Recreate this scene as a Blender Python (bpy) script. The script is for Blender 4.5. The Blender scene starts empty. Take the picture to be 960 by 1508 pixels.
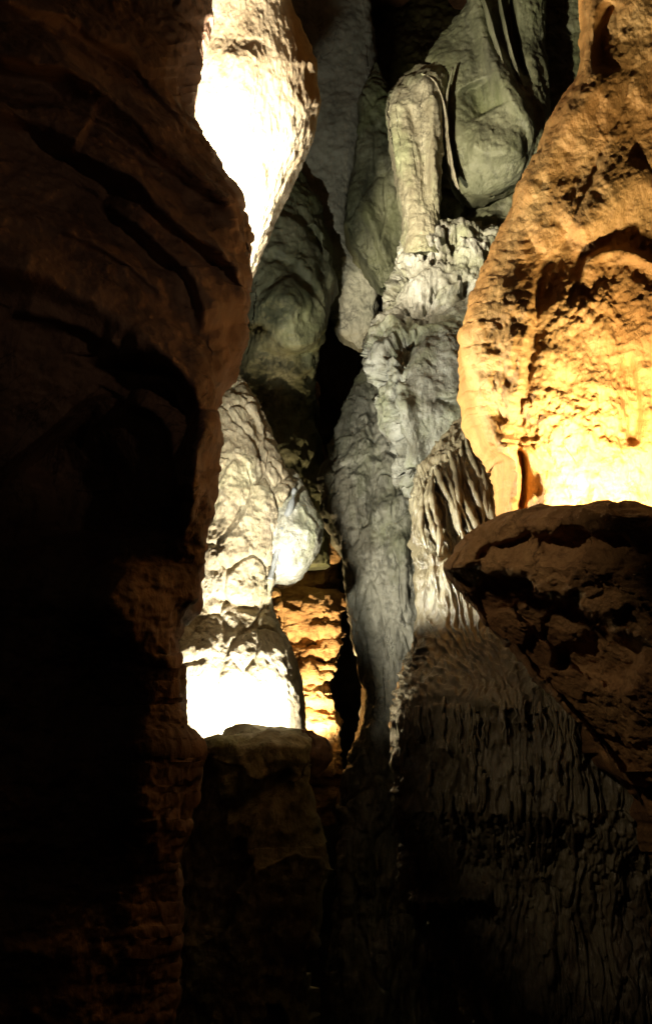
import bpy, math, numpy as np
from mathutils import Vector
rng = np.random.default_rng(7)
S = bpy.context.scene
COL = S.collection

# ------------------------------------------------------------------ camera, world, exposure
CAM = np.array([0.0, 0.0, 1.6]); PITCH = math.radians(14.0); F = 1448.0; W0, H0 = 960.0, 1508.0
cd = bpy.data.cameras.new('camera'); cam = bpy.data.objects.new('camera', cd); COL.objects.link(cam)
cam.location = CAM; cam.rotation_euler = (math.pi / 2 + PITCH, 0, 0)
cd.sensor_fit = 'VERTICAL'; cd.sensor_height = 36.0; cd.lens = 36.0 * F / H0
cd.clip_start = 0.05; cd.clip_end = 500
S.camera = cam
wd = bpy.data.worlds.new('World'); S.world = wd; wd.use_nodes = True
bg = wd.node_tree.nodes['Background']; bg.inputs[0].default_value = (0.6, 0.65, 0.7, 1); bg.inputs[1].default_value = 0.0
S.view_settings.view_transform = 'Standard'; S.view_settings.look = 'None'
S.view_settings.exposure = 0.0; S.view_settings.gamma = 1.0; S.view_settings.use_curve_mapping = False
S.render.engine = 'CYCLES'
S.cycles.max_bounces = 5; S.cycles.diffuse_bounces = 2; S.cycles.glossy_bounces = 2
S.cycles.use_denoising = True; S.cycles.sample_clamp_indirect = 4.0
S.cycles.caustics_reflective = False; S.cycles.caustics_refractive = False

# ------------------------------------------------------------------ noise
_perm = rng.permutation(256); _perm = np.concatenate([_perm, _perm, _perm]).astype(np.int64)
_g = rng.normal(size=(256, 3)); _g /= np.linalg.norm(_g, axis=1)[:, None]
def pn(p):
    i = np.floor(p).astype(np.int64); f = p - i; i &= 255
    u = f * f * f * (f * (f * 6 - 15) + 10)
    out = 0
    for dx in (0, 1):
        a = _perm[i[:, 0] + dx]; wx = u[:, 0] if dx else 1 - u[:, 0]
        for dy in (0, 1):
            b = _perm[a + i[:, 1] + dy]; wy = u[:, 1] if dy else 1 - u[:, 1]
            for dz in (0, 1):
                g = _g[_perm[b + i[:, 2] + dz] & 255]; wz = u[:, 2] if dz else 1 - u[:, 2]
                out = out + wx * wy * wz * (g[:, 0] * (f[:, 0] - dx) + g[:, 1] * (f[:, 1] - dy) + g[:, 2] * (f[:, 2] - dz))
    return out * 1.6
def fbm(p, o=4, gain=0.5):
    s = 0; a = 1.0
    for k in range(o): s = s + a * pn(p * 2.03 ** k + 17.3 * k); a *= gain
    return s
def ridged(p, o=4, gain=0.55):
    s = 0; a = 1.0; n = 0
    for k in range(o):
        s = s + a * (1 - 2 * np.abs(pn(p * 2.03 ** k + 31.7 * k))); n += a; a *= gain
    return s / n
def worley(p):
    i = np.floor(p).astype(np.int64); best = np.full(len(p), 9.0); sec = np.full(len(p), 9.0)
    for dx in (-1, 0, 1):
        for dy in (-1, 0, 1):
            for dz in (-1, 0, 1):
                c = i + np.array([dx, dy, dz]); cc = c & 255
                h = _perm[_perm[_perm[cc[:, 0]] + cc[:, 1]] + cc[:, 2]] & 255
                q = c + 0.5 + 0.42 * _g[h]
                d = np.sqrt(((p - q) ** 2).sum(1))
                sec = np.minimum(sec, np.maximum(best, d)); best = np.minimum(best, d)
    return best, sec
def sstep(a, b, x):
    t = np.clip((x - a) / (b - a), 0, 1); return t * t * (3 - 2 * t)

# ------------------------------------------------------------------ pixel -> place; depth d is metres straight ahead (world Y)
cp, sp = math.cos(PITCH), math.sin(PITCH)
def P(px, py, d):
    px, py, d = np.broadcast_arrays(np.asarray(px, float), np.asarray(py, float), np.asarray(d, float))
    x = (px - W0 / 2) / F; v = (H0 / 2 - py) / F
    Y = cp - v * sp; Z = sp + v * cp
    k = d / Y
    return np.stack([CAM[0] + x * k, CAM[1] + Y * k, CAM[2] + Z * k], -1)

def seg_feature(px, py, poly, w1, w2, amp, fade=True):
    """relief along a line: w1 / w2 = width (photo pixels) on the upper-left / lower-right side"""
    if len(poly) > 2:
        Q = np.array([poly[0]] + list(poly) + [poly[-1]], float); out = []
        for k in range(1, len(Q) - 2):
            for t in (0, .25, .5, .75):
                out.append(.5 * (2 * Q[k] + (Q[k + 1] - Q[k - 1]) * t + (2 * Q[k - 1] - 5 * Q[k] + 4 * Q[k + 1] - Q[k + 2]) * t * t + (3 * Q[k] - Q[k - 1] - 3 * Q[k + 1] + Q[k + 2]) * t ** 3))
        poly = out + [Q[-2]]
    best = np.full(px.shape, 1e9); side = np.zeros(px.shape); tt = np.zeros(px.shape); n = len(poly) - 1
    for k in range(n):
        (x0, y0), (x1, y1) = poly[k], poly[k + 1]
        dx, dy = x1 - x0, y1 - y0; L = dx * dx + dy * dy + 1e-9
        t = np.clip(((px - x0) * dx + (py - y0) * dy) / L, 0, 1)
        ex, ey = px - x0 - t * dx, py - y0 - t * dy
        d = np.hypot(ex, ey); m = d < best
        best = np.where(m, d, best); side = np.where(m, np.sign(dx * ey - dy * ex), side); tt = np.where(m, (k + t) / n, tt)
    w = np.where(side > 0, w2, w1)
    f = amp * np.exp(-(best / w) ** 2)
    if fade: f = f * np.clip(np.minimum(tt, 1 - tt) * 5 + 0.25, 0, 1)
    return f

# ------------------------------------------------------------------ object helpers
def tag(o, label=None, cat=None, group=None, kind=None):
    if label: o['label'] = label
    if cat: o['category'] = cat
    if group: o['group'] = group
    if kind: o['kind'] = kind
    return o
def link(name, V, faces_quads, mat, parent=None, origin=None, tris=None):
    me = bpy.data.meshes.new(name)
    V = np.asarray(V, float)
    po = np.array(parent['_o']) if (parent is not None and '_o' in parent) else np.zeros(3)
    if origin is None:
        lo = V.min(0); hi = V.max(0); origin = np.array([(lo[0] + hi[0]) / 2, (lo[1] + hi[1]) / 2, lo[2]])
    L = (V - origin).astype(np.float32)
    q = np.asarray(faces_quads, np.int32).reshape(-1, 4)
    t = np.zeros((0, 3), np.int32) if tris is None else np.asarray(tris, np.int32).reshape(-1, 3)
    me.vertices.add(len(L)); me.vertices.foreach_set('co', L.ravel())
    nl = q.size + t.size; me.loops.add(nl)
    me.loops.foreach_set('vertex_index', np.concatenate([q.ravel(), t.ravel()]))
    npoly = len(q) + len(t); me.polygons.add(npoly)
    me.polygons.foreach_set('loop_start', np.concatenate([np.arange(len(q)) * 4, q.size + np.arange(len(t)) * 3]).astype(np.int32))
    me.polygons.foreach_set('use_smooth', np.ones(npoly, bool))
    me.update(calc_edges=True); me.validate()
    me.materials.append(mat)
    o = bpy.data.objects.new(name, me); COL.objects.link(o)
    o.location = Vector(origin - po); o['_o'] = [float(a) for a in origin]
    if parent is not None: o.parent = parent
    return o
def empty(name, loc, label, cat, group=None):
    o = bpy.data.objects.new(name, None); COL.objects.link(o); o.location = Vector(loc); o['_o'] = [float(a) for a in loc]
    o.empty_display_size = 0.1
    return tag(o, label, cat, group)
def smooth1(a, k):
    if k < 1: return a
    ker = np.hanning(2 * k + 3)[1:-1]; ker /= ker.sum()
    return np.convolve(np.pad(a, k, mode='edge'), ker, mode='valid')
def grid_normals(G, closed):
    du = (np.roll(G, -1, 1) - np.roll(G, 1, 1)) if closed else np.gradient(G, axis=1)
    dv = np.gradient(G, axis=0)
    n = np.cross(du, dv); n /= np.linalg.norm(n, axis=2, keepdims=True) + 1e-12
    return n
def axis(a, b, lo, hi, step, coarse):
    pts = [a]; x = a
    while x < b:
        x += step if lo <= x <= hi else coarse
        pts.append(min(x, b))
    return np.array(pts)
def rock_disp(p, spec):
    """spec: list of (kind, scale xyz per metre, amplitude m, octaves)"""
    out = np.zeros(len(p))
    for it in spec:
        k, sc, a = it[0], np.array(it[1], float) * np.ones(3), it[2]; o = it[3] if len(it) > 3 else 4
        q = p * sc
        if k == 'f': out += a * fbm(q, o)
        elif k == 'r': out += a * ridged(q, o)
        elif k == 'b': out += a * (np.abs(fbm(q, o)) * 2 - 0.6)
        elif k == 's':                                   # scallops: smooth cups with sharp rims
            b, s2 = worley(q + 0.35 * np.stack([pn(q * 1.3), pn(q * 1.3 + 9), pn(q * 1.3 + 21)], -1)); out += a * (b * 1.3 - 0.6)
        elif k == 'k':                                   # knobs
            b, s2 = worley(q + 0.4 * np.stack([pn(q * 1.3), pn(q * 1.3 + 9), pn(q * 1.3 + 21)], -1)); out += a * (0.55 - b * 1.2)
        elif k == 'c':                                   # cracks
            b, s2 = worley(q + 0.5 * np.stack([pn(q), pn(q + 9), pn(q + 21)], -1)); out -= a * np.exp(-((s2 - b) / 0.05) ** 2)
        elif k == 'p':                                   # fractured plates: every cell is a tilted facet
            w = q + 0.25 * np.stack([fbm(q * 1.5, 3), fbm(q * 1.5 + 9, 3), fbm(q * 1.5 + 21, 3)], -1); i0 = np.floor(w).astype(np.int64)
            bd = np.full(len(p), 99.0); val = np.zeros(len(p))
            for dx in (-1, 0, 1):
                for dy in (-1, 0, 1):
                    for dz in (-1, 0, 1):
                        c = i0 + np.array([dx, dy, dz]); cc = c & 255
                        hh = _perm[_perm[_perm[cc[:, 0]] + cc[:, 1]] + cc[:, 2]] & 255
                        r_ = w - (c + 0.5 + 0.42 * _g[hh]); dd = (r_ ** 2).sum(1); m_ = dd < bd
                        bd = np.where(m_, dd, bd); val = np.where(m_, _perm[hh + 7] / 255.0 - .5 + (r_ * _g[(hh + 40) & 255]).sum(1) * 1.1, val)
            out += a * val
        elif k == 't':                                   # terraces (strata): steps along z
            z = q[:, 2] + 0.35 * fbm(q * np.array([.7, .7, .25]), 3); fr = z - np.floor(z)
            hsh = _perm[np.floor(z).astype(np.int64) & 255] / 255.0
            out += a * (sstep(0, .12, fr) * sstep(1.0, .75, fr) * (0.4 + 0.9 * hsh))
    return out
def loft(name, keys, mat, noise, parent=None, step=1.7, p=2.2, feat=None, mask=None, sm=6, kind=None, label=None, cat=None, group=None, backn=None, edge_jit=2.0):
    """rock body from horizontal slices. keys: (py, x left, x right, depth, front bulge, back bulge, tilt left->right)"""
    K = np.array([list(k) + [0] * (7 - len(k)) for k in keys], float)
    py = axis(K[0, 0], K[-1, 0], -50, 1560, step, 14)
    k = max(1, int(sm / step))
    cols = [np.interp(py, K[:, 0], K[:, j]) for j in range(1, 7)]
    xl, xr, d, rf, rb, tl = [smooth1(c, k) for c in cols]
    if edge_jit:
        jn = lambda s: fbm(np.stack([py * 0.045 + s, np.full_like(py, s * 3.1 + d[0]), py * 0], -1), 2) * edge_jit
        jl, jr = jn(1.7), jn(8.3)
    else: jl = jr = np.zeros_like(py)
    a, b = K[:, 1].min(), K[:, 2].max()
    ax = axis(a, b, -50, 1010, step * 1.1, 16); s = (ax - a) / (b - a)
    # denser towards the rounded edges
    sf = np.unique(np.concatenate([s, 0.5 - 0.5 * np.cos(np.linspace(0, np.pi, 25))]))
    nb = backn or max(14, len(sf) // 8)
    sb = 0.5 + 0.5 * np.cos(np.linspace(0, np.pi, nb + 2))[1:-1]
    shp = lambda s_: (1 - np.abs(2 * s_ - 1) ** p) ** (1 / p)
    nv = len(py)
    PX = xl[:, None] + (xr - xl)[:, None] * sf[None] + jl[:, None] * ((1 - sf) ** 8)[None] + jr[:, None] * (sf ** 8)[None]
    PY = np.repeat(py[:, None], len(sf), 1)
    D = d[:, None] + tl[:, None] * (sf - .5)[None] - rf[:, None] * shp(sf)[None]
    A0 = P(PX, PY, D)
    if feat is not None: D = D - feat(PX, PY, np.repeat(sf[None], nv, 0)) * np.minimum(1, shp(sf) * 3)[None]
    A = P(PX, PY, D)
    PXb = xl[:, None] + (xr - xl)[:, None] * sb[None]
    B = P(PXb, np.repeat(py[:, None], len(sb), 1), d[:, None] + tl[:, None] * (sb - .5)[None])
    B[:, :, 1] += rb[:, None] * shp(sb)[None]
    G = np.concatenate([A, B], 1)
    nu = G.shape[1]
    N = grid_normals(np.concatenate([A0, B], 1), True)
    # make sure normals point outwards
    c = G.mean(1, keepdims=True)
    if ((G - c) * N).sum() < 0: N = -N; flip = True
    else: flip = False
    h = rock_disp(G.reshape(-1, 3), noise).reshape(nv, nu)
    if mask is not None:
        PXa = np.concatenate([PX, PXb], 1); PYa = np.repeat(py[:, None], nu, 1); h = mask(PXa, PYa, h, G)
    G = G + N * h[:, :, None]
    V = G.reshape(-1, 3)
    ii, jj = np.meshgrid(np.arange(nv - 1), np.arange(nu), indexing='ij'); j2 = (jj + 1) % nu
    q = np.stack([ii * nu + jj, (ii + 1) * nu + jj, (ii + 1) * nu + j2, ii * nu + j2], -1).reshape(-1, 4)
    ct, cb = len(V), len(V) + 1
    V = np.concatenate([V, [G[0].mean(0)], [G[-1].mean(0)]])
    j = np.arange(nu); jn_ = (j + 1) % nu
    tr = np.concatenate([np.stack([np.full(nu, ct), j, jn_], -1), np.stack([np.full(nu, cb), (nv - 1) * nu + jn_, (nv - 1) * nu + j], -1)])
    if flip: q = q[:, ::-1]; tr = tr[:, ::-1]
    # link() wants outward winding; test by signed volume
    o = link(name, V, q, mat, parent, tris=tr)
    if parent is None: tag(o, label, cat, group, kind)
    return o
def tube(name, pts, rad, mat, parent, noise=None, seg=8, sub=6, flat=1.0):
    """tapering wobbly tube along points (world)"""
    pts = np.asarray(pts, float); rad = np.asarray(rad, float)
    t = np.linspace(0, len(pts) - 1, (len(pts) - 1) * sub + 1)
    C = np.stack([smooth1(np.interp(t, np.arange(len(pts)), pts[:, k]), sub // 2) for k in range(3)], -1)
    R = np.interp(t, np.arange(len(pts)), rad)
    T = np.gradient(C, axis=0); T /= np.linalg.norm(T, axis=1)[:, None] + 1e-9
    U = np.cross(T, np.array([0, 1, 0.01])); U /= np.linalg.norm(U, axis=1)[:, None] + 1e-9
    B = np.cross(T, U)
    a = np.linspace(0, 2 * np.pi, seg, endpoint=False)
    G = C[:, None] + R[:, None, None] * (np.cos(a)[None, :, None] * U[:, None] + flat * np.sin(a)[None, :, None] * B[:, None])
    if noise: 
        nrm = G - C[:, None]; nrm /= np.linalg.norm(nrm, axis=2, keepdims=True) + 1e-9
        G = G + nrm * rock_disp(G.reshape(-1, 3), noise).reshape(G.shape[:2])[:, :, None]
    nv, nu = G.shape[:2]; V = G.reshape(-1, 3)
    ii, jj = np.meshgrid(np.arange(nv - 1), np.arange(nu), indexing='ij'); j2 = (jj + 1) % nu
    q = np.stack([ii * nu + jj, ii * nu + j2, (ii + 1) * nu + j2, (ii + 1) * nu + jj], -1).reshape(-1, 4)
    V = np.concatenate([V, [C[0]], [C[-1]]]); j = np.arange(nu); jn = (j + 1) % nu
    tr = np.concatenate([np.stack([np.full(nu, nv * nu), jn, j], -1), np.stack([np.full(nu, nv * nu + 1), (nv - 1) * nu + j, (nv - 1) * nu + jn], -1)])
    return link(name, V, q, mat, parent, tris=tr)

# ------------------------------------------------------------------ materials
def rock_mat(name, cols, scale=2.0, stretch=(1, 1, 0.6), rough=(0.55, 0.9), bump=0.6, fine=40, stain=None, stain_amt=0.0, moss=None, moss_amt=0.0, speck=0.35, spec=0.4, vein=.7):
    m = bpy.data.materials.new(name); m.use_nodes = True; nt = m.node_tree; N = nt.nodes; L = nt.links
    b = N['Principled BSDF']; b.inputs['Specular IOR Level'].default_value = spec
    tc = N.new('ShaderNodeNewGeometry')
    mp = N.new('ShaderNodeMapping'); mp.inputs['Scale'].default_value = stretch; L.new(tc.outputs['Position'], mp.inputs[0])
    def noise(sc, det=6, ro=0.6, dist=0.0, vec=mp):
        n = N.new('ShaderNodeTexNoise'); n.inputs['Scale'].default_value = sc; n.inputs['Detail'].default_value = det
        n.inputs['Roughness'].default_value = ro; n.inputs['Distortion'].default_value = dist; L.new(vec.outputs[0], n.inputs[0]); return n
    n1 = noise(scale, 8, 0.62, 0.4)
    r = N.new('ShaderNodeValToRGB'); L.new(n1.outputs[0], r.inputs[0])
    e = r.color_ramp.elements
    pos = np.linspace(0.32, 0.70, len(cols))
    e[0].position = pos[0]; e[0].color = (*cols[0], 1); e[1].position = pos[-1]; e[1].color = (*cols[-1], 1)
    for k in range(1, len(cols) - 1): x = e.new(pos[k]); x.color = (*cols[k], 1)
    cur = r.outputs[0]
    def mix(fac, c2, mode='MIX'):
        nonlocal cur
        x = N.new('ShaderNodeMix'); x.data_type = 'RGBA'; x.blend_type = mode
        if isinstance(fac, float): x.inputs[0].default_value = fac
        else: L.new(fac, x.inputs[0])
        L.new(cur, x.inputs[6])
        if isinstance(c2, tuple): x.inputs[7].default_value = (*c2, 1)
        else: L.new(c2, x.inputs[7])
        cur = x.outputs[2]
    def ramp(src, a, b_, lo=0.0, hi=1.0):
        x = N.new('ShaderNodeMapRange'); x.inputs[1].default_value = a; x.inputs[2].default_value = b_; x.inputs[3].default_value = lo; x.inputs[4].default_value = hi
        L.new(src, x.inputs[0]); return x.outputs[0]
    if stain:
        m2 = N.new('ShaderNodeMapping'); m2.inputs['Scale'].default_value = (1, 1, 0.16); L.new(tc.outputs['Position'], m2.inputs[0])
        n2 = noise(scale * 2.6, 7, 0.65, 0.8, m2); mix(ramp(n2.outputs[0], 0.50, 0.68, 0, stain_amt), stain)
    if moss:
        n3 = noise(scale * 0.9, 6, 0.6, 0.3); mix(ramp(n3.outputs[0], 0.47, 0.66, 0, moss_amt), moss)
    if vein > 0:
        for vs, wd_, am in ((scale * 1.1, .012, vein), (scale * 3.1, .022, vein * .7)):
            nv_ = noise(vs, 7, 0.62, 0.9); ab = N.new('ShaderNodeMath'); ab.operation = 'SUBTRACT'; L.new(nv_.outputs[0], ab.inputs[0]); ab.inputs[1].default_value = .5
            a2 = N.new('ShaderNodeMath'); a2.operation = 'ABSOLUTE'; L.new(ab.outputs[0], a2.inputs[0])
            nm = noise(scale * 1.7, 3, .5); mu = N.new('ShaderNodeMath'); mu.operation = 'MULTIPLY'
            L.new(ramp(a2.outputs[0], 0.0, wd_, am, 0), mu.inputs[0]); L.new(ramp(nm.outputs[0], .45, .6), mu.inputs[1])
            mix(mu.outputs[0], tuple(.25 * c for c in cols[0]))
        nb_ = noise(scale * 7, 6, .7, .3); mix(ramp(nb_.outputs[0], .57, .66, 0, vein * .75), tuple(.45 * c for c in cols[0]))
        nb2 = noise(scale * 4.3, 6, .65, .3); mix(ramp(nb2.outputs[0], .56, .72, 0, vein * .6), tuple(min(.8, 1.15 * c) for c in cols[-1]))
    n4 = noise(fine, 5, 0.7); mix(ramp(n4.outputs[0], 0.35, 0.65, 0, 1), N_grey(nt, n4, L, speck), 'MULTIPLY')
    L.new(cur, b.inputs['Base Color'])
    L.new(ramp(n1.outputs[0], 0.3, 0.7, rough[1], rough[0]), b.inputs['Roughness'])
    n5 = noise(fine * 0.45, 8, 0.68, 0.2); n6 = noise(fine * 2.2, 4, 0.7)
    ad = N.new('ShaderNodeMath'); ad.operation = 'MULTIPLY_ADD'; L.new(n6.outputs[0], ad.inputs[0]); ad.inputs[1].default_value = 0.3; L.new(n5.outputs[0], ad.inputs[2])
    bp = N.new('ShaderNodeBump'); bp.inputs['Strength'].default_value = bump; bp.inputs['Distance'].default_value = 0.03; L.new(ad.outputs[0], bp.inputs['Height'])
    L.new(bp.outputs[0], b.inputs['Normal'])
    return m
def N_grey(nt, n, L, speck):
    x = nt.nodes.new('ShaderNodeValToRGB'); L.new(n.outputs[0], x.inputs[0])
    x.color_ramp.elements[0].position = 0.3; x.color_ramp.elements[0].color = (1 - speck,) * 3 + (1,)
    x.color_ramp.elements[1].position = 0.6; x.color_ramp.elements[1].color = (1, 1, 1, 1)
    return x.outputs[0]
def plain(name, col, rough=0.5, metal=0.0, emit=None, es=0):
    m = bpy.data.materials.new(name); m.use_nodes = True; b = m.node_tree.nodes['Principled BSDF']
    b.inputs['Base Color'].default_value = (*col, 1); b.inputs['Roughness'].default_value = rough; b.inputs['Metallic'].default_value = metal
    n = m.node_tree.nodes.new('ShaderNodeTexNoise'); n.inputs['Scale'].default_value = 60
    mr = m.node_tree.nodes.new('ShaderNodeMapRange'); mr.inputs[3].default_value = rough - .1; mr.inputs[4].default_value = rough + .15
    m.node_tree.links.new(n.outputs[0], mr.inputs[0]); m.node_tree.links.new(mr.outputs[0], b.inputs['Roughness'])
    if emit: b.inputs['Emission Color'].default_value = (*emit, 1); b.inputs['Emission Strength'].default_value = es
    return m
M = {}
M['brown'] = rock_mat('brown_limestone', [(.10, .055, .035), (.24, .14, .09), (.33, .21, .14)], 1.6, (1, 1, .7), (.5, .85), .5, 34, (.06, .035, .03), .6)
M['cream'] = rock_mat('cream_limestone', [(.36, .27, .16), (.52, .43, .29), (.64, .56, .42)], 2.2, (1, 1, .5), (.55, .9), .5, 40, (.26, .18, .1), .4, vein=.3)
M['creamgreen'] = rock_mat('cream_green_limestone', [(.17, .145, .08), (.31, .28, .18), (.43, .40, .28)], 2.4, (1, 1, .6), (.5, .85), .8, 36, (.16, .13, .07), .6, (.30, .36, .17), .5)
M['column'] = rock_mat('textured_cream_limestone', [(.22, .17, .095), (.37, .31, .20), (.50, .44, .32)], 3.0, (1, 1, .6), (.55, .9), .9, 40, (.12, .085, .045), .7, (.30, .30, .15), .35)
M['greygreen'] = rock_mat('grey_green_limestone', [(.06, .065, .032), (.135, .14, .075), (.225, .225, .14)], 1.3, (1, 1, .6), (.5, .8), .6, 30, (.045, .045, .03), .75, (.11, .135, .04), .6)
M['farcol'] = rock_mat('streaked_grey_limestone', [(.085, .08, .052), (.20, .19, .14), (.35, .335, .26)], 2.2, (1, 1, .4), (.28, .6), 1.0, 30, (.04, .038, .025), .85, (.15, .165, .07), .5, spec=.5, vein=.9)
M['grey'] = rock_mat('plain_grey_limestone', [(.21, .20, .15), (.28, .27, .20), (.33, .32, .24)], 1.0, (1, 1, .6), (.6, .85), .3, 24, (.11, .11, .09), .4, (.14, .17, .09), .4)
M['orange'] = rock_mat('orange_flowstone', [(.28, .115, .02), (.47, .225, .055), (.62, .36, .12)], 1.5, (1, 1, .6), (.45, .8), .7, 34, (.26, .11, .02), .6, vein=.3)
M['layer'] = rock_mat('orange_layered_stone', [(.34, .17, .06), (.48, .28, .11), (.60, .40, .19)], 2.0, (1, 1, 2.5), (.6, .9), .9, 36, (.25, .12, .04), .4)
M['ledge'] = rock_mat('rusty_brown_ledge_stone', [(.22, .10, .035), (.38, .20, .075), (.52, .30, .12)], 2.2, (1, 1, 1), (.6, .9), .9, 46, (.14, .065, .025), .4)
M['flow'] = rock_mat('wet_flowstone', [(.09, .07, .038), (.20, .165, .095), (.36, .32, .215)], 2.2, (1, 1, .35), (.12, .42), .8, 30, (.10, .06, .03), .6, spec=.8)
M['white'] = rock_mat('white_calcite', [(.16, .15, .10), (.34, .33, .26), (.54, .53, .45)], 3.4, (1, 1, .7), (.25, .6), .9, 34, (.10, .085, .05), .8, (.33, .36, .18), .5)
M['floor'] = rock_mat('dark_clay_floor', [(.03, .022, .015), (.06, .045, .03), (.09, .07, .05)], 2.0, (1, 1, 1), (.5, .9), .6, 30)
M['blue'] = rock_mat('blue_grey_vein', [(.12, .125, .12), (.20, .21, .205), (.30, .31, .30)], 3.0, (1, 1, .4), (.4, .7), .5, 40)
M['metal'] = plain('black_lamp_housing', (.02, .02, .02), .45, .6)
M['steel'] = plain('steel_bracket', (.3, .3, .3), .4, .9)

# ------------------------------------------------------------------ the setting
def surface(name, G, mat, noise, kind='structure', thick=0.6, label=None):
    nv, nu = G.shape[:2]
    N = grid_normals(G, False)
    G = G + N * rock_disp(G.reshape(-1, 3), noise).reshape(nv, nu)[:, :, None]
    V = G.reshape(-1, 3)
    ii, jj = np.meshgrid(np.arange(nv - 1), np.arange(nu - 1), indexing='ij')
    q = np.stack([ii * nu + jj, (ii + 1) * nu + jj, (ii + 1) * nu + jj + 1, ii * nu + jj + 1], -1).reshape(-1, 4)
    o = link(name, V, q, mat); tag(o, label, None, None, kind); return o
def xyz(a, b, f):
    A, B = np.meshgrid(a, b, indexing='xy'); return np.stack(f(A, B), -1)
surface('cave_floor', xyz(np.linspace(-7, 7, 140), np.linspace(-4, 24, 260), lambda a, b: (a, b, -0.05 - 2.2 * sstep(2.2, 6.0, b) + a * 0)), M['floor'],
        [('f', .8, .06, 4), ('f', 4, .02, 4)], label='dark clay floor of the cave passage')
surface('cave_ceiling', xyz(np.linspace(-8, 8, 120), np.linspace(-4, 24, 200), lambda a, b: (a, b, 15 + 0 * a)), M['brown'], [('f', .4, .9, 5), ('r', 1.2, .25, 4)], label='dark rough rock roof of the cave')
surface('cave_wall_back', xyz(np.linspace(-8, 8, 160), np.linspace(-3.2, 16, 200), lambda a, b: (a, 20 - .02 * a * a, b)), M['greygreen'], [('f', .35, .9, 5), ('r', 1.1, .3, 4)], label='far dark rock wall closing the fissure')

# left wall: near dark wall with sweeping folds
LW = [(-700, 255), (-200, 290), (0, 306), (60, 311), (100, 300), (150, 295), (200, 305), (250, 323), (290, 345), (340, 362), (370, 364), (400, 358), (440, 358), (480, 352), (540, 343),
      (580, 328), (605, 315), (640, 322), (690, 326), (720, 316), (760, 310), (800, 302), (840, 298), (880, 292), (910, 266), (940, 253), (980, 248), (1040, 251), (1080, 266), (1105, 280), (1150, 276), (1250, 268), (1330, 258), (1508, 246), (2300, 226)]
lw_ridges = [([(-80, 60), (60, 98), (140, 140), (210, 195), (280, 248), (330, 300), (350, 345)], 60, 20, .26),
             ([(100, 150), (170, 195), (240, 245), (300, 290)], 22, 10, .07),
             ([(60, 205), (130, 240), (190, 275), (250, 320), (305, 365), (335, 405), (348, 450)], 46, 15, .22),
             ([(150, 300), (215, 345), (262, 395), (290, 440), (303, 490)], 36, 12, .15),
             ([(60, 340), (140, 370), (200, 410), (250, 450)], 26, 10, .08),
             ([(-80, 385), (60, 415), (150, 455), (230, 500), (285, 550), (312, 600)], 60, 24, .17),
             ([(20, 455), (110, 480), (180, 510)], 26, 10, .07),
             ([(150, 520), (215, 522), (262, 545), (288, 580), (292, 640), (282, 700)], 40, 14, .18),
             ([(190, 585), (240, 615), (262, 670), (270, 740)], 34, 13, .14),
             ([(305, 600), (300, 660), (290, 720), (280, 800)], 16, 12, .10),
             ([(-80, 160), (60, 190), (120, 215)], 40, 15, .12),
             ([(120, 40), (200, 80), (250, 140), (290, 200)], 26, 10, .10),
             ([(-60, 0), (100, 20), (200, 60), (270, 110)], 50, 18, .14)]
def lw_feat(px, py, s):
    h = 0
    for poly, w1, w2, a in lw_ridges: h = h + seg_feature(px, py, poly, w1, w2, a)
    h = h + seg_feature(px, py, [(110, 860), (170, 900), (210, 960), (220, 1060), (200, 1180), (215, 1290)], 70, 60, .22)
    h = h - seg_feature(px, py, [(328, 575), (327, 592)], 6, 6, .12, False)           # hole at the edge
    h = h - seg_feature(px, py, [(60, 640), (120, 720), (130, 800)], 90, 90, .35)
    return h
loft('cave_wall_left', [(y, -420, x, float(np.interp(y, [450, 800], [3.75, 4.05])), .35, .4, float(np.interp(y, [0, 420, 720, 850, 1050], [1.7, 1.6, .3, .3, .9]))) for y, x in LW], M['brown'],
     [('f', (.5, .5, .8), .10, 3), ('r', (1.6, 1.6, 2.2), .05, 4), ('f', (4, 4, 6), .022, 5), ('s', (2.6, 2.6, 2.0), .03), ('f', 22, .005, 3)],
     p=3.0, feat=lw_feat, step=1.6, kind='structure', label='dark brown near wall of the fissure with sweeping folds', edge_jit=3)
# right near wall
RW = [(880, 1010), (940, 925), (1000, 885), (1060, 890), (1125, 905), (1150, 960), (1300, 1010), (1508, 1000), (2300, 1000)]
loft('cave_wall_right', [(y, x, 1500, 3.9, .25, .8, -2.0) for y, x in RW], M['ledge'],
     [('f', .8, .10, 4), ('r', 2.5, .04, 4), ('p', (3.4, 3.4, 4), .05), ('f', 9, .025, 5), ('k', 14, .012)], p=2.6, step=2.2, kind='structure', label='dark brown near rock wall under the ledge')

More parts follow.
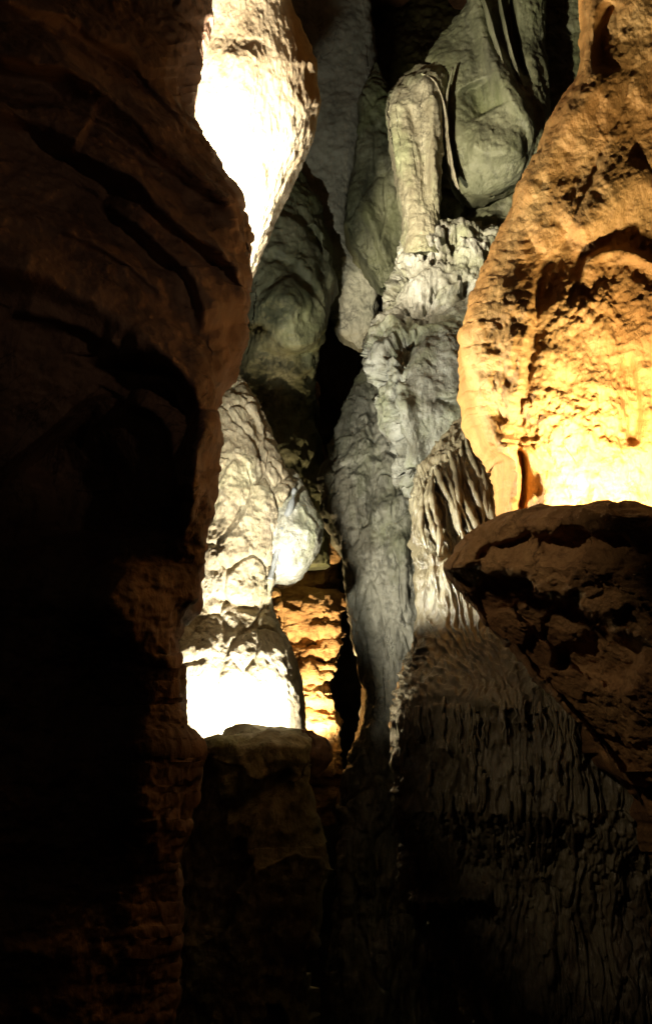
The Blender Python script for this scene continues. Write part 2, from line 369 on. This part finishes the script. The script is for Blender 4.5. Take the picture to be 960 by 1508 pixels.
# ------------------------------------------------------------------ formations
# bright rock hanging behind the left wall
def hr_feat(px, py, s):
    return seg_feature(px, py, [(452, 90), (458, 160), (445, 230)], 12, 20, -.04) + seg_feature(px, py, [(360, 60), (350, 160), (372, 300)], 30, 40, .08)
loft('hanging_rock', [(-500, 150, 330, 5.75, .5, 0.40), (-150, 170, 385, 6.05, .5, 0.40), (0, 180, 422, 6.23, .5, 0.40), (40, 180, 442, 6.27, .52, 0.40), (90, 180, 466, 6.30, .55, 0.40), (150, 180, 469, 6.33, .55, 0.40), (200, 190, 459, 6.35, .55, 0.40), (240, 200, 443, 6.40, .52, 0.35),
      (300, 220, 418, 6.45, .5, 0.30), (350, 250, 396, 6.50, .4, 0.25), (400, 290, 373, 6.60, .3, 0.20), (425, 320, 350, 6.75, .15, 0.10)], M['cream'],
     [('f', (.8, .8, .5), .035, 4), ('r', (3, 3, 1.0), .012, 4), ('f', (14, 14, 7), .007, 5), ('b', (22, 22, 9), .004, 3)],
     feat=hr_feat, label='glaringly lit cream rock hanging beside the dark fold of the wall', cat='rock')

# grey hanging wedge
loft('grey_wedge', [(-500, 380, 520, 11.5, .4, .8), (0, 390, 546, 11, .35, .8), (110, 400, 556, 11, .35, .8), (200, 410, 530, 11, .35, .8), (290, 410, 515, 11, .35, .8), (330, 430, 513, 11, .35, .8), (375, 474, 528, 11, .3, .6), (420, 486, 560, 11, .3, .6),
      (465, 480, 557, 11, .25, .5), (490, 498, 547, 11, .2, .4), (514, 524, 538, 11, .1, .2)], M['grey'],
     [('f', .9, .06, 4), ('f', 5, .02, 4), ('f', 16, .008, 4)], p=5,
     label='smooth dull grey rock wedge hanging point down into the dark gap', cat='rock')
loft('green_slab', [(90, 548, 556, 10.4, .1, .3), (150, 533, 578, 10.3, .2, .5), (200, 527, 588, 10.3, .25, .5), (260, 519, 598, 10.3, .25, .5), (330, 511, 606, 10.3, .25, .5), (365, 525, 606, 10.3, .25, .5), (400, 548, 600, 10.3, .2, .4), (425, 560, 590, 10.3, .1, .2)],
     M['greygreen'], [('f', 1.2, .06, 4), ('r', (3, 3, 1.5), .03, 4), ('f', 12, .012, 4), ('c', (2, 2, 1.0), .03)], p=4,
     feat=lambda px, py, s: seg_feature(px, py, [(535, 300), (560, 360), (575, 400)], 12, 8, .12), label='greenish rock slab between the grey wedge and the fluted pillar', cat='rock')
def mb_feat(px, py, s):
    return (seg_feature(px, py, [(400, 420), (430, 460), (440, 520)], 40, 34, .3) - seg_feature(px, py, [(455, 330), (470, 370), (470, 420)], 8, 8, .2)
            - seg_feature(px, py, [(395, 385), (430, 400), (468, 440)], 8, 8, .12))
loft('mossy_bulge', [(225, 370, 400, 10.5, .1, .4), (250, 358, 436, 10.4, .25, .7), (290, 350, 464, 10.3, .4, .8), (330, 345, 480, 10.2, .45, .8), (400, 340, 487, 10.1, .5, .8), (440, 340, 480, 10, .55, .8), (480, 335, 473, 10, .5, .8), (520, 330, 462, 10.1, .45, .8),
      (560, 330, 458, 10.2, .4, .8), (620, 330, 466, 10.3, .4, .8), (690, 340, 476, 10.3, .4, .8), (760, 360, 480, 10.3, .4, .8), (830, 380, 480, 10.4, .3, .7)], M['greygreen'],
     [('f', 1, .10, 4), ('r', (2.4, 2.4, 1.6), .05, 4), ('f', 8, .02, 5), ('s', 3, .03)], feat=mb_feat, label='mossy green bulging rock below the grey wedge', cat='rock')

# far column
def fc_feat(px, py, s):
    h = -seg_feature(px, py, [(478, 700), (520, 688), (560, 668), (605, 660)], 5, 7, .06)
    h = h + seg_feature(px, py, [(560, 760), (590, 740), (606, 735)], 18, 26, .12)
    h = h - seg_feature(px, py, [(545, 560), (548, 620), (552, 660)], 6, 6, .05)
    h = h + seg_feature(px, py, [(590, 780), (592, 860), (588, 930)], 14, 14, .08)
    return h
loft('far_column', [(490, 556, 600, 9.95, .2, .6), (530, 538, 620, 9.9, .3, .7), (580, 516, 640, 9.8, .45, .8), (640, 498, 650, 9.6, .55, .8), (700, 482, 660, 9.5, .6, .8), (750, 484, 660, 9.5, .6, .8), (800, 494, 660, 9.5, .6, .8), (850, 504, 660, 9.5, .6, .8), (900, 514, 660, 9.5, .6, .8),
      (950, 524, 660, 9.5, .6, .8), (1000, 530, 660, 9.5, .6, .8), (1060, 534, 660, 9.5, .6, .8), (1110, 520, 650, 9.5, .55, .8), (1200, 505, 640, 9.5, .5, .8), (1420, 490, 640, 9.5, .5, .8), (1820, 480, 640, 9.5, .5, .8)], M['farcol'],
     [('f', 1, .08, 4), ('r', (2.6, 2.6, .8), .05, 4), ('r', (7, 7, 1.6), .03, 4), ('f', (9, 9, 4), .025, 5), ('c', (3, 3, 1.2), .03), ('f', 22, .008, 3)], p=2.6, feat=fc_feat, label='tall grey green rock column standing in the middle of the gap', cat='rock column')

# fluted pillar with fins and drapery
pill = empty('fluted_pillar', P(615, 352, 8.2), 'pale fluted limestone pillar above the crusted rock', 'pillar')
NP = [('f', (1.5, 1.5, .6), .05, 4), ('r', (5, 5, 1), .03, 4), ('f', 12, .012, 4), ('f', 30, .004, 3)]
loft('shaft', [(96, 612, 655, 8.5, .08, .3), (104, 598, 658, 8.4, .16, .3), (116, 584, 657, 8.3, .22, .3), (130, 572, 655, 8.25, .24, .3), (150, 563, 653, 8.2, .26, .4), (190, 567, 652, 8.2, .28, .4), (230, 577, 652, 8.15, .28, .4), (290, 592, 650, 8.1, .26, .4), (330, 600, 646, 8.05, .26, .4), (375, 600, 650, 8, .26, .4)],
     M['creamgreen'], NP, pill, feat=lambda px, py, s: seg_feature(px, py, [(615, 110), (636, 140), (642, 220), (640, 300)], 10, 8, .09) - seg_feature(px, py, [(600, 150), (622, 220), (628, 300)], 8, 8, .05))
for k, (pts, w, d) in enumerate([([(618, 108), (640, 122), (655, 160), (660, 215), (668, 262), (676, 280)], 2.4, 8.08), ([(668, 95), (655, 150), (656, 220), (666, 270)], 3, 8.15), ([(700, -40), (722, 40), (745, 120), (768, 170), (792, 205)], 3, 8.2), ([(728, -40), (742, 40), (760, 110), (785, 170)], 2.5, 8.25)]):
    pw = P([a for a, _ in pts], [b for _, b in pts], d)
    tube('fin', pw, [w * d / F * (1 if 0 < i < len(pts) - 1 else .4) for i in range(len(pts))], M['creamgreen' if k < 2 else 'greygreen'], pill, [('f', 8, .012, 3)], flat=4.0)
dr = loft('hanging_drapery', [(-300, 640, 800, 8.7, .2, .4), (0, 690, 800, 8.6, .25, .4), (60, 650, 800, 8.6, .22, .4), (90, 632, 805, 8.55, .26, .4), (120, 645, 805, 8.5, .28, .4), (150, 658, 805, 8.45, .3, .4), (210, 660, 806, 8.4, .3, .4), (250, 664, 790, 8.4, .25, .4), (275, 672, 740, 8.4, .15, .3), (285, 690, 715, 8.4, .1, .2)],
     M['greygreen'], NP, feat=lambda px, py, s: seg_feature(px, py, [(700, -100), (705, 30), (735, 120), (785, 205)], 14, 12, .14) - seg_feature(px, py, [(690, 130), (705, 160), (712, 175)], 24, 20, .2) + seg_feature(px, py, [(690, 215), (730, 225), (770, 225)], 26, 18, .14) - seg_feature(px, py, [(740, -60), (752, 60), (775, 130)], 8, 10, .2),
     label='green tinged sheet of rock drapery hanging right beside the fluted pillar', cat='drapery')
loft('dark_roof_block', [(-500, 540, 800, 16.00, .3, .8), (-60, 552, 760, 15.80, .3, .8), (30, 556, 720, 15.70, .3, .8), (80, 556, 690, 15.60, .25, .8), (120, 560, 680, 15.60, .2, .6), (150, 562, 670, 15.60, .15, .5)], M['greygreen'], [('f', 1.2, .1, 4), ('r', 3, .05, 4), ('f', 9, .02, 4)],
     label='dark roof rock above the top of the fluted pillar', cat='rock')
loft('shadowed_rock', [(-300, 760, 1000, 9.4, .3, .6), (150, 740, 1000, 9.2, .3, .6), (260, 690, 1000, 9, .3, .6), (330, 680, 900, 8.9, .3, .6), (420, 680, 900, 8.9, .3, .6)], M['greygreen'], [('f', 1.2, .1, 4), ('r', 3, .05, 4), ('f', 9, .02, 4)],
     label='shadowed rock behind the drapery and the orange wall', cat='rock')

# crusted rock: knobbly crust above, smooth white bulge below
def cr_mask(px, py, h, G):
    sh = h.shape; q = G.reshape(-1, 3)
    w = .18 * np.stack([fbm(q * 5, 3), fbm(q * 5 + 5, 3), fbm(q * 5 + 11, 3)], -1)
    kn = (.055 * fbm(q * np.array([5, 5, 3.6]), 5, .55) + .04 * (ridged(q * np.array([3.4, 3.4, 2.2]) + 6, 3) - .2) - .20 * sstep(.05, .45, fbm((q + .4 * w) * np.array([4.2, 4.2, 3.4]) + 50, 3))).reshape(sh)
    m = sstep(485, 440, py + .25 * (px - 640)) + sstep(620, 585, px + 12 * np.sin(py * .06)); m = np.clip(m, 0, 1)
    return h + kn * m
loft('crusted_rock', [(325, 606, 720, 8.3, .2, .4), (345, 600, 740, 8.2, .25, .5), (380, 590, 750, 8.1, .3, .5), (420, 578, 750, 8, .35, .5), (455, 560, 750, 7.9, .4, .5), (485, 542, 750, 7.8, .45, .5), (520, 540, 750, 7.7, .5, .5), (560, 546, 750, 7.6, .5, .5),
      (600, 555, 745, 7.5, .5, .5), (640, 570, 730, 7.5, .45, .5), (680, 574, 700, 7.5, .35, .5), (705, 578, 660, 7.5, .25, .4), (722, 600, 625, 7.5, .1, .2)], M['white'],
     [('f', 1.2, .06, 4), ('r', (3, 3, 2), .03, 4), ('f', 10, .014, 5), ('f', 26, .006, 3)], mask=cr_mask, p=2.2,
     feat=lambda px, py, s: seg_feature(px, py, [(585, 560), (600, 620), (610, 680), (590, 715)], 14, 12, .1) - seg_feature(px, py, [(640, 595), (665, 598), (690, 590)], 6, 6, .12) - seg_feature(px, py, [(600, 470), (640, 455), (690, 440)], 14, 12, .15) + seg_feature(px, py, [(610, 380), (650, 350), (700, 335)], 14, 12, .12) + seg_feature(px, py, [(575, 455), (582, 490), (580, 540)], 12, 10, .1),
     label='white crusted rock with knobbly top and smooth lower bulge', cat='rock')

# flowstone with ribs above and fringed curtain below
flow = empty('flowstone_cascade', P(690, 1420, 6.4), 'wet ribbed flowstone cascade with dripping fringes under the ledge', 'flowstone')
fl_keys = [(585, 690, 715, 6.75, .08, .4), (610, 675, 735, 6.65, .12, .5), (650, 643, 752, 6.55, .2, .5), (690, 612, 765, 6.45, .28, .5), (730, 600, 790, 6.3, .34, .6), (800, 600, 850, 6.15, .4, .6), (860, 605, 950, 6.05, .45, .6), (905, 610, 1050, 5.95, .42, .6), (950, 607, 1150, 5.85, .45, .6), (1000, 596, 1200, 5.75, .5, .6),
           (1040, 583, 1200, 5.65, .55, .6), (1060, 582, 1200, 5.65, .55, .6), (1120, 579, 1200, 5.65, .53, .6), (1200, 578, 1200, 5.67, .52, .6), (1250, 588, 1200, 5.75, .45, .6), (1310, 588, 1200, 5.8, .4, .6), (1360, 620, 1200, 5.85, .4, .6), (1450, 690, 1200, 5.85, .4, .6), (1700, 720, 1200, 5.85, .4, .6), (2150, 720, 1200, 5.85, .4, .6)]
def fl_mask(px, py, h, G):
    q = G.reshape(-1, 3); sh = h.shape; y = py.ravel(); x = px.ravel()
    wv = fbm(q * np.array([2.2, 2.2, .9]), 4); wv2 = fbm(q * np.array([6, 6, 1.3]) + 40, 3)
    X = q[:, 0] * 33 + 4.0 * wv + 12 * sstep(1080, 900, y) * q[:, 2] * .35
    fl = (1 - np.abs(np.sin(X * 1.6 + 2.6 * wv2))) ** 1.3 * (.45 + .55 * sstep(-.4, .4, fbm(q * np.array([4, 4, 2.5]) + 90, 2)))
    fine = (1 - np.abs(np.sin(q[:, 0] * 105 + 12 * wv + 5 * wv2)))
    lower = sstep(1015, 1065, y + 22 * wv2)
    bite = sstep(.0, .55, fbm(q * np.array([8, 8, 2.2]) + 3, 4))                     # dark gaps between the drips
    hang = sstep(.22, .0, ((q[:, 2] * 3.0 + 1.3 * fbm(q * np.array([9, 9, .4]) + 70, 3)) % 1.0) - .6)
    up = .022 * fl + .010 * fine
    drip = .024 * fl + .012 * fine - .045 * bite + .012 * hang
    b, s2 = worley(q * np.array([9, 9, 7])); crust = .07 * (.55 - b * 1.1) * sstep(740, 790, y) * sstep(910, 860, y) * sstep(690, 640, x)
    return h + ((up * (1 - lower) + drip * lower) * sstep(560, 640, y) + crust - .02).reshape(sh)
flb = loft('flowstone_body', fl_keys, M['flow'], [('f', 1, .07, 4), ('r', (6, 6, 1), .02, 4), ('f', (14, 14, 7), .012, 4), ('k', (20, 20, 12), .008)], flow, mask=fl_mask, p=2.2, step=1.5,
     feat=lambda px, py, s: seg_feature(px, py, [(585, 1035), (640, 1020), (720, 1030), (800, 1040)], 30, 10, .06) + seg_feature(px, py, [(590, 1325), (640, 1335), (700, 1330), (720, 1335)], 16, 10, .14))
KF = np.array(fl_keys)
def flow_pt(px, py, out=0.0):
    xl, xr, d, rf = [np.interp(py, KF[:, 0], KF[:, j]) for j in (1, 2, 3, 4)]
    s = np.clip((px - xl) / (xr - xl), 0.005, .995); shp = (1 - np.abs(2 * s - 1) ** 2.2) ** (1 / 2.2)
    return P(px, py, d - rf * shp - out)
r2 = np.random.default_rng(11)
for k in range(15):                                                     # wavy ribs of the drapery
    x0 = 618 + k * 8.6 + r2.uniform(-2, 2); y0 = max(600, 705 - k * 7.5) + r2.uniform(-8, 8)
    pts = []; n = 7; y1 = 800 + r2.uniform(-20, 30); sl = 38 if k > 2 else 10
    for i in range(n):
        t = i / (n - 1); pts.append((x0 + sl * t ** 1.2 + 4 * math.sin(t * 7 + k * 1.3), y0 + (y1 - y0) * t))
    pw = [flow_pt(a, b, .035) for a, b in pts]
    tube('rib', pw, [.008] + [.020 + r2.uniform(-.006, .008) for _ in range(n - 2)] + [.006], M['flow'], flow, [('f', 14, .012, 3)], flat=1.8)
for k in range(70):                                                     # fringe of small stalactites and drip ridges
    x0 = r2.uniform(588, 850); y0 = (1040 if k < 38 else r2.uniform(1075, 1230)) + r2.uniform(-14, 14); ln = r2.uniform(25, 80)
    n = 5; pts = [(x0 + r2.uniform(-2, 2) + 2 * i * r2.uniform(-.6, 1), y0 + ln * i / (n - 1)) for i in range(n)]
    o_ = .03 if k < 38 else .012
    pw = [flow_pt(a, b, o_) for a, b in pts]
    rr = r2.uniform(.005, .012)
    tube('stalactite', pw, [rr * .8, rr * 1.2, rr, rr * .7, .003], M['flow'], flow, [('f', 20, .008, 3)], seg=7, sub=4)

# right orange wall of flowstone
def ow_mask(px, py, h, G):
    q = G.reshape(-1, 3); m = sstep(-30, 60, (py - (560 - .85 * (px - 690)).clip(385, 600)).ravel()) * sstep(-.2, .4, fbm(q * 1.6 + 8, 3))
    h = h * (.6 + .4 * sstep(300, 500, py))
    return h + (m * (.028 * (ridged(q * np.array([6, 6, 4.5]), 4) - .15) + .02 * fbm(q * 18, 3))).reshape(h.shape)
def ow_feat(px, py, s):
    h = seg_feature(px, py, [(690, 540), (760, 480), (800, 455), (850, 430), (870, 385), (910, 372), (960, 395), (1040, 420)], 10, 160, .0)
    h = h + seg_feature(px, py, [(690, 560), (780, 520), (860, 460), (1020, 440)], 60, 160, .08, False)
    h = h + seg_feature(px, py, [(855, 420), (868, 385), (905, 370), (940, 380), (985, 400)], 6, 16, .05)
    h = h + seg_feature(px, py, [(735, 655), (748, 690), (750, 740)], 10, 10, .14) - seg_feature(px, py, [(760, 660), (764, 700), (768, 760)], 8, 8, .10)
    h = h + seg_feature(px, py, [(700, 600), (735, 650), (790, 690), (800, 750)], 16, 14, .08)
    h = h - seg_feature(px, py, [(900, 0), (885, 60), (890, 110)], 14, 10, .08)
    h = h + seg_feature(px, py, [(860, 0), (880, 80), (870, 130), (800, 240), (740, 330)], 20, 40, .05)
    h = h - seg_feature(px, py, [(920, 520), (935, 600), (930, 660)], 12, 16, .10)
    h = h + seg_feature(px, py, [(960, 250), (900, 300), (840, 350)], 30, 40, .06)
    return h
loft('orange_wall', [(-600, 860, 1500, 4.50, .5, .5, .3), (-100, 862, 1500, 4.88, .5, .5, .3), (60, 858, 1500, 5.02, .5, .5, .3), (110, 846, 1500, 5.07, .5, .5, .3), (170, 812, 1500, 5.14, .5, .5, .3), (230, 792, 1500, 5.21, .5, .5, .3), (290, 758, 1500, 5.28, .5, .5, .3), (340, 742, 1500, 5.33, .5, .5, .3),
      (390, 724, 1500, 5.39, .5, .5, .3), (440, 706, 1500, 5.40, .5, .5, .3), (500, 695, 1500, 5.40, .5, .5, .3), (560, 700, 1500, 5.40, .5, .5, .3), (620, 710, 1500, 5.40, .5, .5, .3), (655, 715, 1500, 5.40, .5, .5, .3), (680, 738, 1500, 5.40, .5, .5, .3), (740, 738, 1500, 5.40, .5, .5, .3),
      (820, 742, 1500, 5.40, .5, .5, .3), (1000, 800, 1500, 5.40, .5, .5, .3)], M['orange'],
     [('f', (.9, .9, .7), .08, 4), ('r', (2.4, 2.4, 1.4), .035, 4), ('f', (7, 7, 5), .022, 5), ('f', 24, .007, 4), ('c', (1.2, 1.2, .5), .02)], p=2.6, feat=ow_feat, mask=ow_mask,
     label='large orange flowstone wall glowing above the ledge', cat='rock wall')

# right ledge
PLATES = [(668, 818, .05, 0, 0), (690, 800, .07, 0, 0), (740, 777, .09, 0, 0), (800, 762, .10, 0, 0), (855, 752, .10, 0, 0), (905, 752, .11, 0, 0), (950, 775, .10, 0, 0), (1010, 800, .1, 0, 0),
          (720, 822, -.03, .0004, -.001), (765, 808, -.01, .0006, -.001), (825, 800, -.04, .0, .0006), (850, 845, .02, .0002, .0008), (805, 850, -.02, .0012, 0), (905, 820, .0, -.0006, .0004), (890, 880, .03, 0, .001), (950, 860, .04, .0006, 0), (940, 920, .0, .0004, -.001),
          (690, 855, -.07, 0, -.001), (735, 880, -.12, 0, -.0008), (780, 905, -.17, 0, 0), (830, 920, -.2, .0003, 0), (860, 965, -.24, 0, .0006), (910, 965, -.16, .001, 0), (745, 925, -.07, 0, .001), (795, 965, -.1, 0, .001), (840, 1010, -.1, 0, 0), (960, 980, -.06, 0, 0)]
def le_feat(px, py, s):
    sh = px.shape; a = px.ravel(); b = py.ravel()
    q = np.stack([a * .02, b * .02, a * 0 + 3], -1)
    wx = a + 16 * fbm(q, 4); wy = b + 14 * fbm(q + 30, 4)
    D = np.stack([np.hypot((wx - p_[0]) * .8, wy - p_[1]) for p_ in PLATES], 0)
    H = np.stack([p_[2] * (1.7 if p_[2] < -.06 else 1) + p_[3] * (a - p_[0]) + p_[4] * (b - p_[1]) for p_ in PLATES], 0)
    Wt = np.exp(-(D - D.min(0)) / 4.0); h = (Wt * H).sum(0) / Wt.sum(0)
    return h.reshape(sh)
ledge = loft('rock_ledge', [(734, 905, 925, 3.70, .05, .15, -.2), (742, 790, 950, 3.65, .18, .3, -.3), (758, 735, 1010, 3.60, .25, .4, -.6), (775, 700, 1100, 3.60, .3, .45, -.8), (800, 672, 1200, 3.6, .33, .5, -1), (826, 653, 1200, 3.6, .34, .5, -1), (838, 650, 1200, 3.6, .33, .5, -1), (848, 662, 1200, 3.6, .32, .5, -1), (880, 690, 1200, 3.65, .3, .5, -1),
      (930, 728, 1200, 3.70, .26, .5, -1), (980, 780, 1200, 3.75, .2, .5, -1), (1020, 815, 1200, 3.75, .15, .5, -1), (1060, 850, 1200, 3.85, .1, .4, -.9), (1100, 885, 1200, 4.0, .06, .3, -.8), (1135, 915, 1200, 4.15, .04, .2, -.6)], M['ledge'],
     [('f', 1.4, .03, 4), ('p', (5, 5, 6), .010), ('f', (8, 8, 8), .010, 5), ('k', 20, .005), ('f', 30, .005, 3)], p=2.1, feat=le_feat, sm=4,
     label='rusty brown rock ledge with rim lit from behind and hollow underside', cat='ledge')

# lower left column and its green boulder
def lc_feat(px, py, s):
    h = seg_feature(px, py, [(230, 1005), (300, 1000), (370, 1018), (445, 1055)], 60, 100, .13, False)
    h = h - seg_feature(px, py, [(250, 900), (310, 925), (350, 905), (385, 932), (425, 925)], 26, 24, .03, False)
    h = h - seg_feature(px, py, [(355, 600), (380, 640), (385, 690), (400, 720)], 5, 5, .08)
    h = h + seg_feature(px, py, [(350, 640), (345, 740), (340, 840)], 30, 40, .08)
    h = h - seg_feature(px, py, [(320, 880), (360, 895), (395, 890)], 6, 8, .06)
    return h
loft('lit_column', [(560, 325, 350, 7.9, .1, .3), (580, 300, 362, 7.8, .2, .4), (605, 280, 378, 7.7, .28, .5), (640, 260, 398, 7.7, .32, .5), (680, 250, 416, 7.6, .34, .5), (720, 240, 428, 7.6, .35, .5), (780, 235, 420, 7.6, .35, .5), (840, 232, 402, 7.6, .35, .5), (880, 228, 398, 7.6, .34, .5), (905, 225, 403, 7.6, .34, .5),
      (930, 220, 416, 7.55, .36, .5), (960, 215, 431, 7.5, .4, .5), (1000, 210, 440, 7.5, .4, .5), (1040, 210, 444, 7.5, .4, .5), (1100, 215, 446, 7.5, .36, .5), (1400, 215, 446, 7.5, .3, .5), (1950, 215, 446, 7.5, .3, .5)], M['column'],
     [('f', (1, 1, .7), .06, 4), ('r', (3, 3, 2.4), .04, 4), ('f', 9, .02, 5), ('f', 24, .007, 3), ('c', (2.4, 2.4, 1.6), .035)], feat=lc_feat, p=2.4, mask=lambda px, py, h, G: h * (1 - .5 * sstep(880, 950, py)),
     label='brightly lit cream column with glaring white bulge above the stone shelf', cat='rock column')
loft('green_boulder', [(690, 405, 430, 7.75, .05, .2), (725, 385, 448, 7.65, .14, .25), (750, 375, 463, 7.6, .22, .3), (775, 372, 473, 7.6, .25, .3), (800, 372, 471, 7.6, .25, .3), (825, 375, 457, 7.62, .2, .3), (845, 380, 440, 7.7, .12, .25), (858, 390, 420, 7.75, .05, .15)], M['white'],
     [('f', 2, .03, 4), ('r', 4, .02, 4), ('f', 14, .01, 4)], label='small pale green boulder wedged against the lit column', cat='boulder')
tb = tube('mineral_vein', [P(a, b, 7.375) for a, b in [(434, 716), (430, 745), (418, 770), (412, 800), (404, 830), (398, 856)]], [.012, .022, .026, .03, .028, .012], M['blue'], None, [('f', 7, .022, 4), ('f', 22, .010, 3)], flat=1.0)
tag(tb, 'blue grey mineral vein running down beside the pale green boulder', 'mineral vein')

# stone shelf in front of the lit column
loft('stone_shelf', [(1079, 330, 452, 6.20, .05, .12), (1085, 300, 462, 6.15, .12, .2), (1100, 285, 462, 6.15, .2, .22), (1150, 275, 458, 6.20, .22, .22), (1200, 270, 462, 6.25, .22, .22), (1245, 265, 472, 6.30, .22, .25), (1330, 260, 468, 6.30, .22, .3), (1500, 250, 460, 6.30, .22, .3), (1640, 250, 460, 6.3, .22, .3), (2100, 250, 460, 6.3, .22, .3)], M['creamgreen'],
     [('f', 1.6, .04, 4), ('p', (2.2, 2.2, 2.0), .08), ('f', 10, .015, 5), ('k', 12, .008)], p=3, sm=3,
     feat=lambda px, py, s: -seg_feature(px, py, [(330, 1190), (380, 1170), (430, 1130)], 12, 14, .08), label='dim blocky stone shelf below the glaring white bulge', cat='ledge')
loft('shelf_knob', [(1074, 440, 462, 6.45, .04, .1), (1084, 440, 482, 6.45, .08, .15), (1100, 445, 492, 6.45, .1, .15), (1120, 445, 488, 6.45, .1, .15), (1145, 440, 470, 6.45, .08, .15)], M['brown'], [('f', 3, .03, 4), ('f', 12, .01, 4)], sm=3,
     label='small dark knob of rock at the corner of the stone shelf', cat='rock')

# layered orange rock in the gap, layer by layer
lay = empty('layered_rock', P(455, 1200, 10.2), 'orange layered rock deep in the gap beside the lit column', 'rock')
ys = [660, 720, 768, 800, 834, 872, 944, 976, 990, 1010, 1040, 1092, 1150, 1210]
r3 = np.random.default_rng(5)
for k in range(len(ys) - 1):
    ya, yb = ys[k], ys[k + 1]; ym = (ya + yb) / 2
    xl = np.interp(ym, [660, 720, 790, 815, 850, 900, 950, 1000, 1200], [452, 452, 462, 440, 418, 410, 415, 425, 430]) - 6
    xr = np.interp(ym, [660, 720, 800, 870, 900, 950, 1000, 1085, 1200], [474, 482, 486, 497, 504, 499, 493, 503, 500]) + r3.uniform(-3, 3); d0 = 10.8 + r3.uniform(-.10, .06) + np.interp(ym, [690, 900, 1100], [.4, .1, 0]); g = 5
    loft('rock_layer', [(ya - g, xl + 8, xr - 5, d0 + .05, .13, .4), (ya + (yb - ya) * .25, xl + 3, xr, d0, .22, .5), (ya + (yb - ya) * .7, xl, xr, d0, .24, .5), (yb + g, xl + 7, xr - 5, d0 + .05, .14, .4)], M['layer'],
         [('f', (1.6, 1.6, 2.4), .11, 4), ('f', (4, 4, 6), .04, 3), ('p', (4, 4, 6), .03), ('r', (5, 5, 9), .02, 3), ('f', (12, 12, 20), .014, 4)], lay, sm=2, p=2.6, edge_jit=3)
for k, (a, b, r) in enumerate([(404, 874, 9), (408, 890, 9), (402, 906, 10), (410, 922, 9), (416, 936, 7), (460, 575, 13), (463, 598, 9), (465, 690, 10), (460, 712, 12)]):
    d0 = 10.4 if k < 5 else 10.7
    loft('rubble_stone', [(b - r, a - r * .4, a + r * .4, d0, .02, .05), (b - r * .5, a - r * .9, a + r * .9, d0, .06, .1), (b + r * .4, a - r, a + r * .9, d0, .07, .1), (b + r, a - r * .4, a + r * .5, d0, .03, .05)], M['layer'],
         [('f', 6, .02, 4), ('f', 20, .008, 3)], lay, step=1.6, sm=2, edge_jit=1)

# ------------------------------------------------------------------ floodlights
def floodlight(loc, tgt, watts, col, label, size=75, blend=.6, rad=.05):
    loc = np.asarray(loc, float); t = np.asarray(tgt, float); dirv = Vector(t - loc).normalized()
    root = empty('floodlight', loc, label, 'floodlight', 'small floodlights hidden among the rocks')
    rot = dirv.to_track_quat('-Z', 'Y')
    def box(name, sx, sy, z0, z1, mat, taper=1.0):
        v = []
        for z, s in ((z0, 1.0), (z1, taper)):
            v += [(-sx * s, -sy * s, z), (sx * s, -sy * s, z), (sx * s, sy * s, z), (-sx * s, sy * s, z)]
        v = np.array([list(rot @ Vector(a)) for a in v]) + loc
        q = [(0, 3, 2, 1), (4, 5, 6, 7), (0, 1, 5, 4), (1, 2, 6, 5), (2, 3, 7, 6), (3, 0, 4, 7)]
        o = link(name, v, q, mat, root); o.data.polygons.foreach_set('use_smooth', np.zeros(6, bool)); return o
    box('housing', .07, .05, .0, .06, M['metal'], .7)
    em = plain('lamp_glass', (.8, .8, .8), .2, 0, col, 6.0)
    box('lens', .06, .042, -.006, -.001, em)
    box('bracket', .008, .03, .061, .11, M['steel'])
    ld = bpy.data.lights.new('beam', 'SPOT'); ld.energy = watts; ld.color = col; ld.spot_size = math.radians(size); ld.spot_blend = blend; ld.shadow_soft_size = rad
    lo = bpy.data.objects.new('beam', ld); COL.objects.link(lo); lo.parent = root
    lo.location = dirv * .03; lo.rotation_mode = 'QUATERNION'; lo.rotation_quaternion = rot
    return root
floodlight(P(282, 362, 4.95), P(415, 40, 6.0), 2100, (1, .88, .68), 'floodlight behind the dark wall fold lighting the hanging rock', 110, .5)
floodlight(P(370, 1115, 6.45), P(335, 985, 7.1), 900, (1, .93, .78), 'floodlight behind the stone shelf below the white bulge', 112, .9)
floodlight(P(470, 1110, 9.9), P(460, 900, 10.6), 500, (1, .76, .42), 'floodlight at the foot of the layered orange rock', 120, .6)
floodlight(P(935, 768, 4.4), P(890, 600, 4.95), 290, (1, .87, .60), 'floodlight behind the rusty ledge at the orange wall', 128, .6)
E = P(238, 765, 5.2)
floodlight(E, E + np.array([.676, .399, .62]), 580, (1, .98, .86), 'floodlight behind the near wall lighting the middle of the gap', 120, .25)
floodlight((-1.2, 2.0, 3.2), P(770, 940, 4.2), 74, (1, .80, .54), 'added fill floodlight out of view aimed across at the rusty ledge', 36, .8)  # added fill light out of frame, brightens ledge underside and lower flowstone
floodlight((1.45, 2.0, 3.3), P(260, 380, 4.0), 15, (1, .70, .45), 'weak added fill floodlight out of view aimed at the dark sweeping folds', 52, .9)  # second added fill, unseen at the right, brings out the left wall folds
for o in bpy.data.objects:
    if '_o' in o: del o['_o']
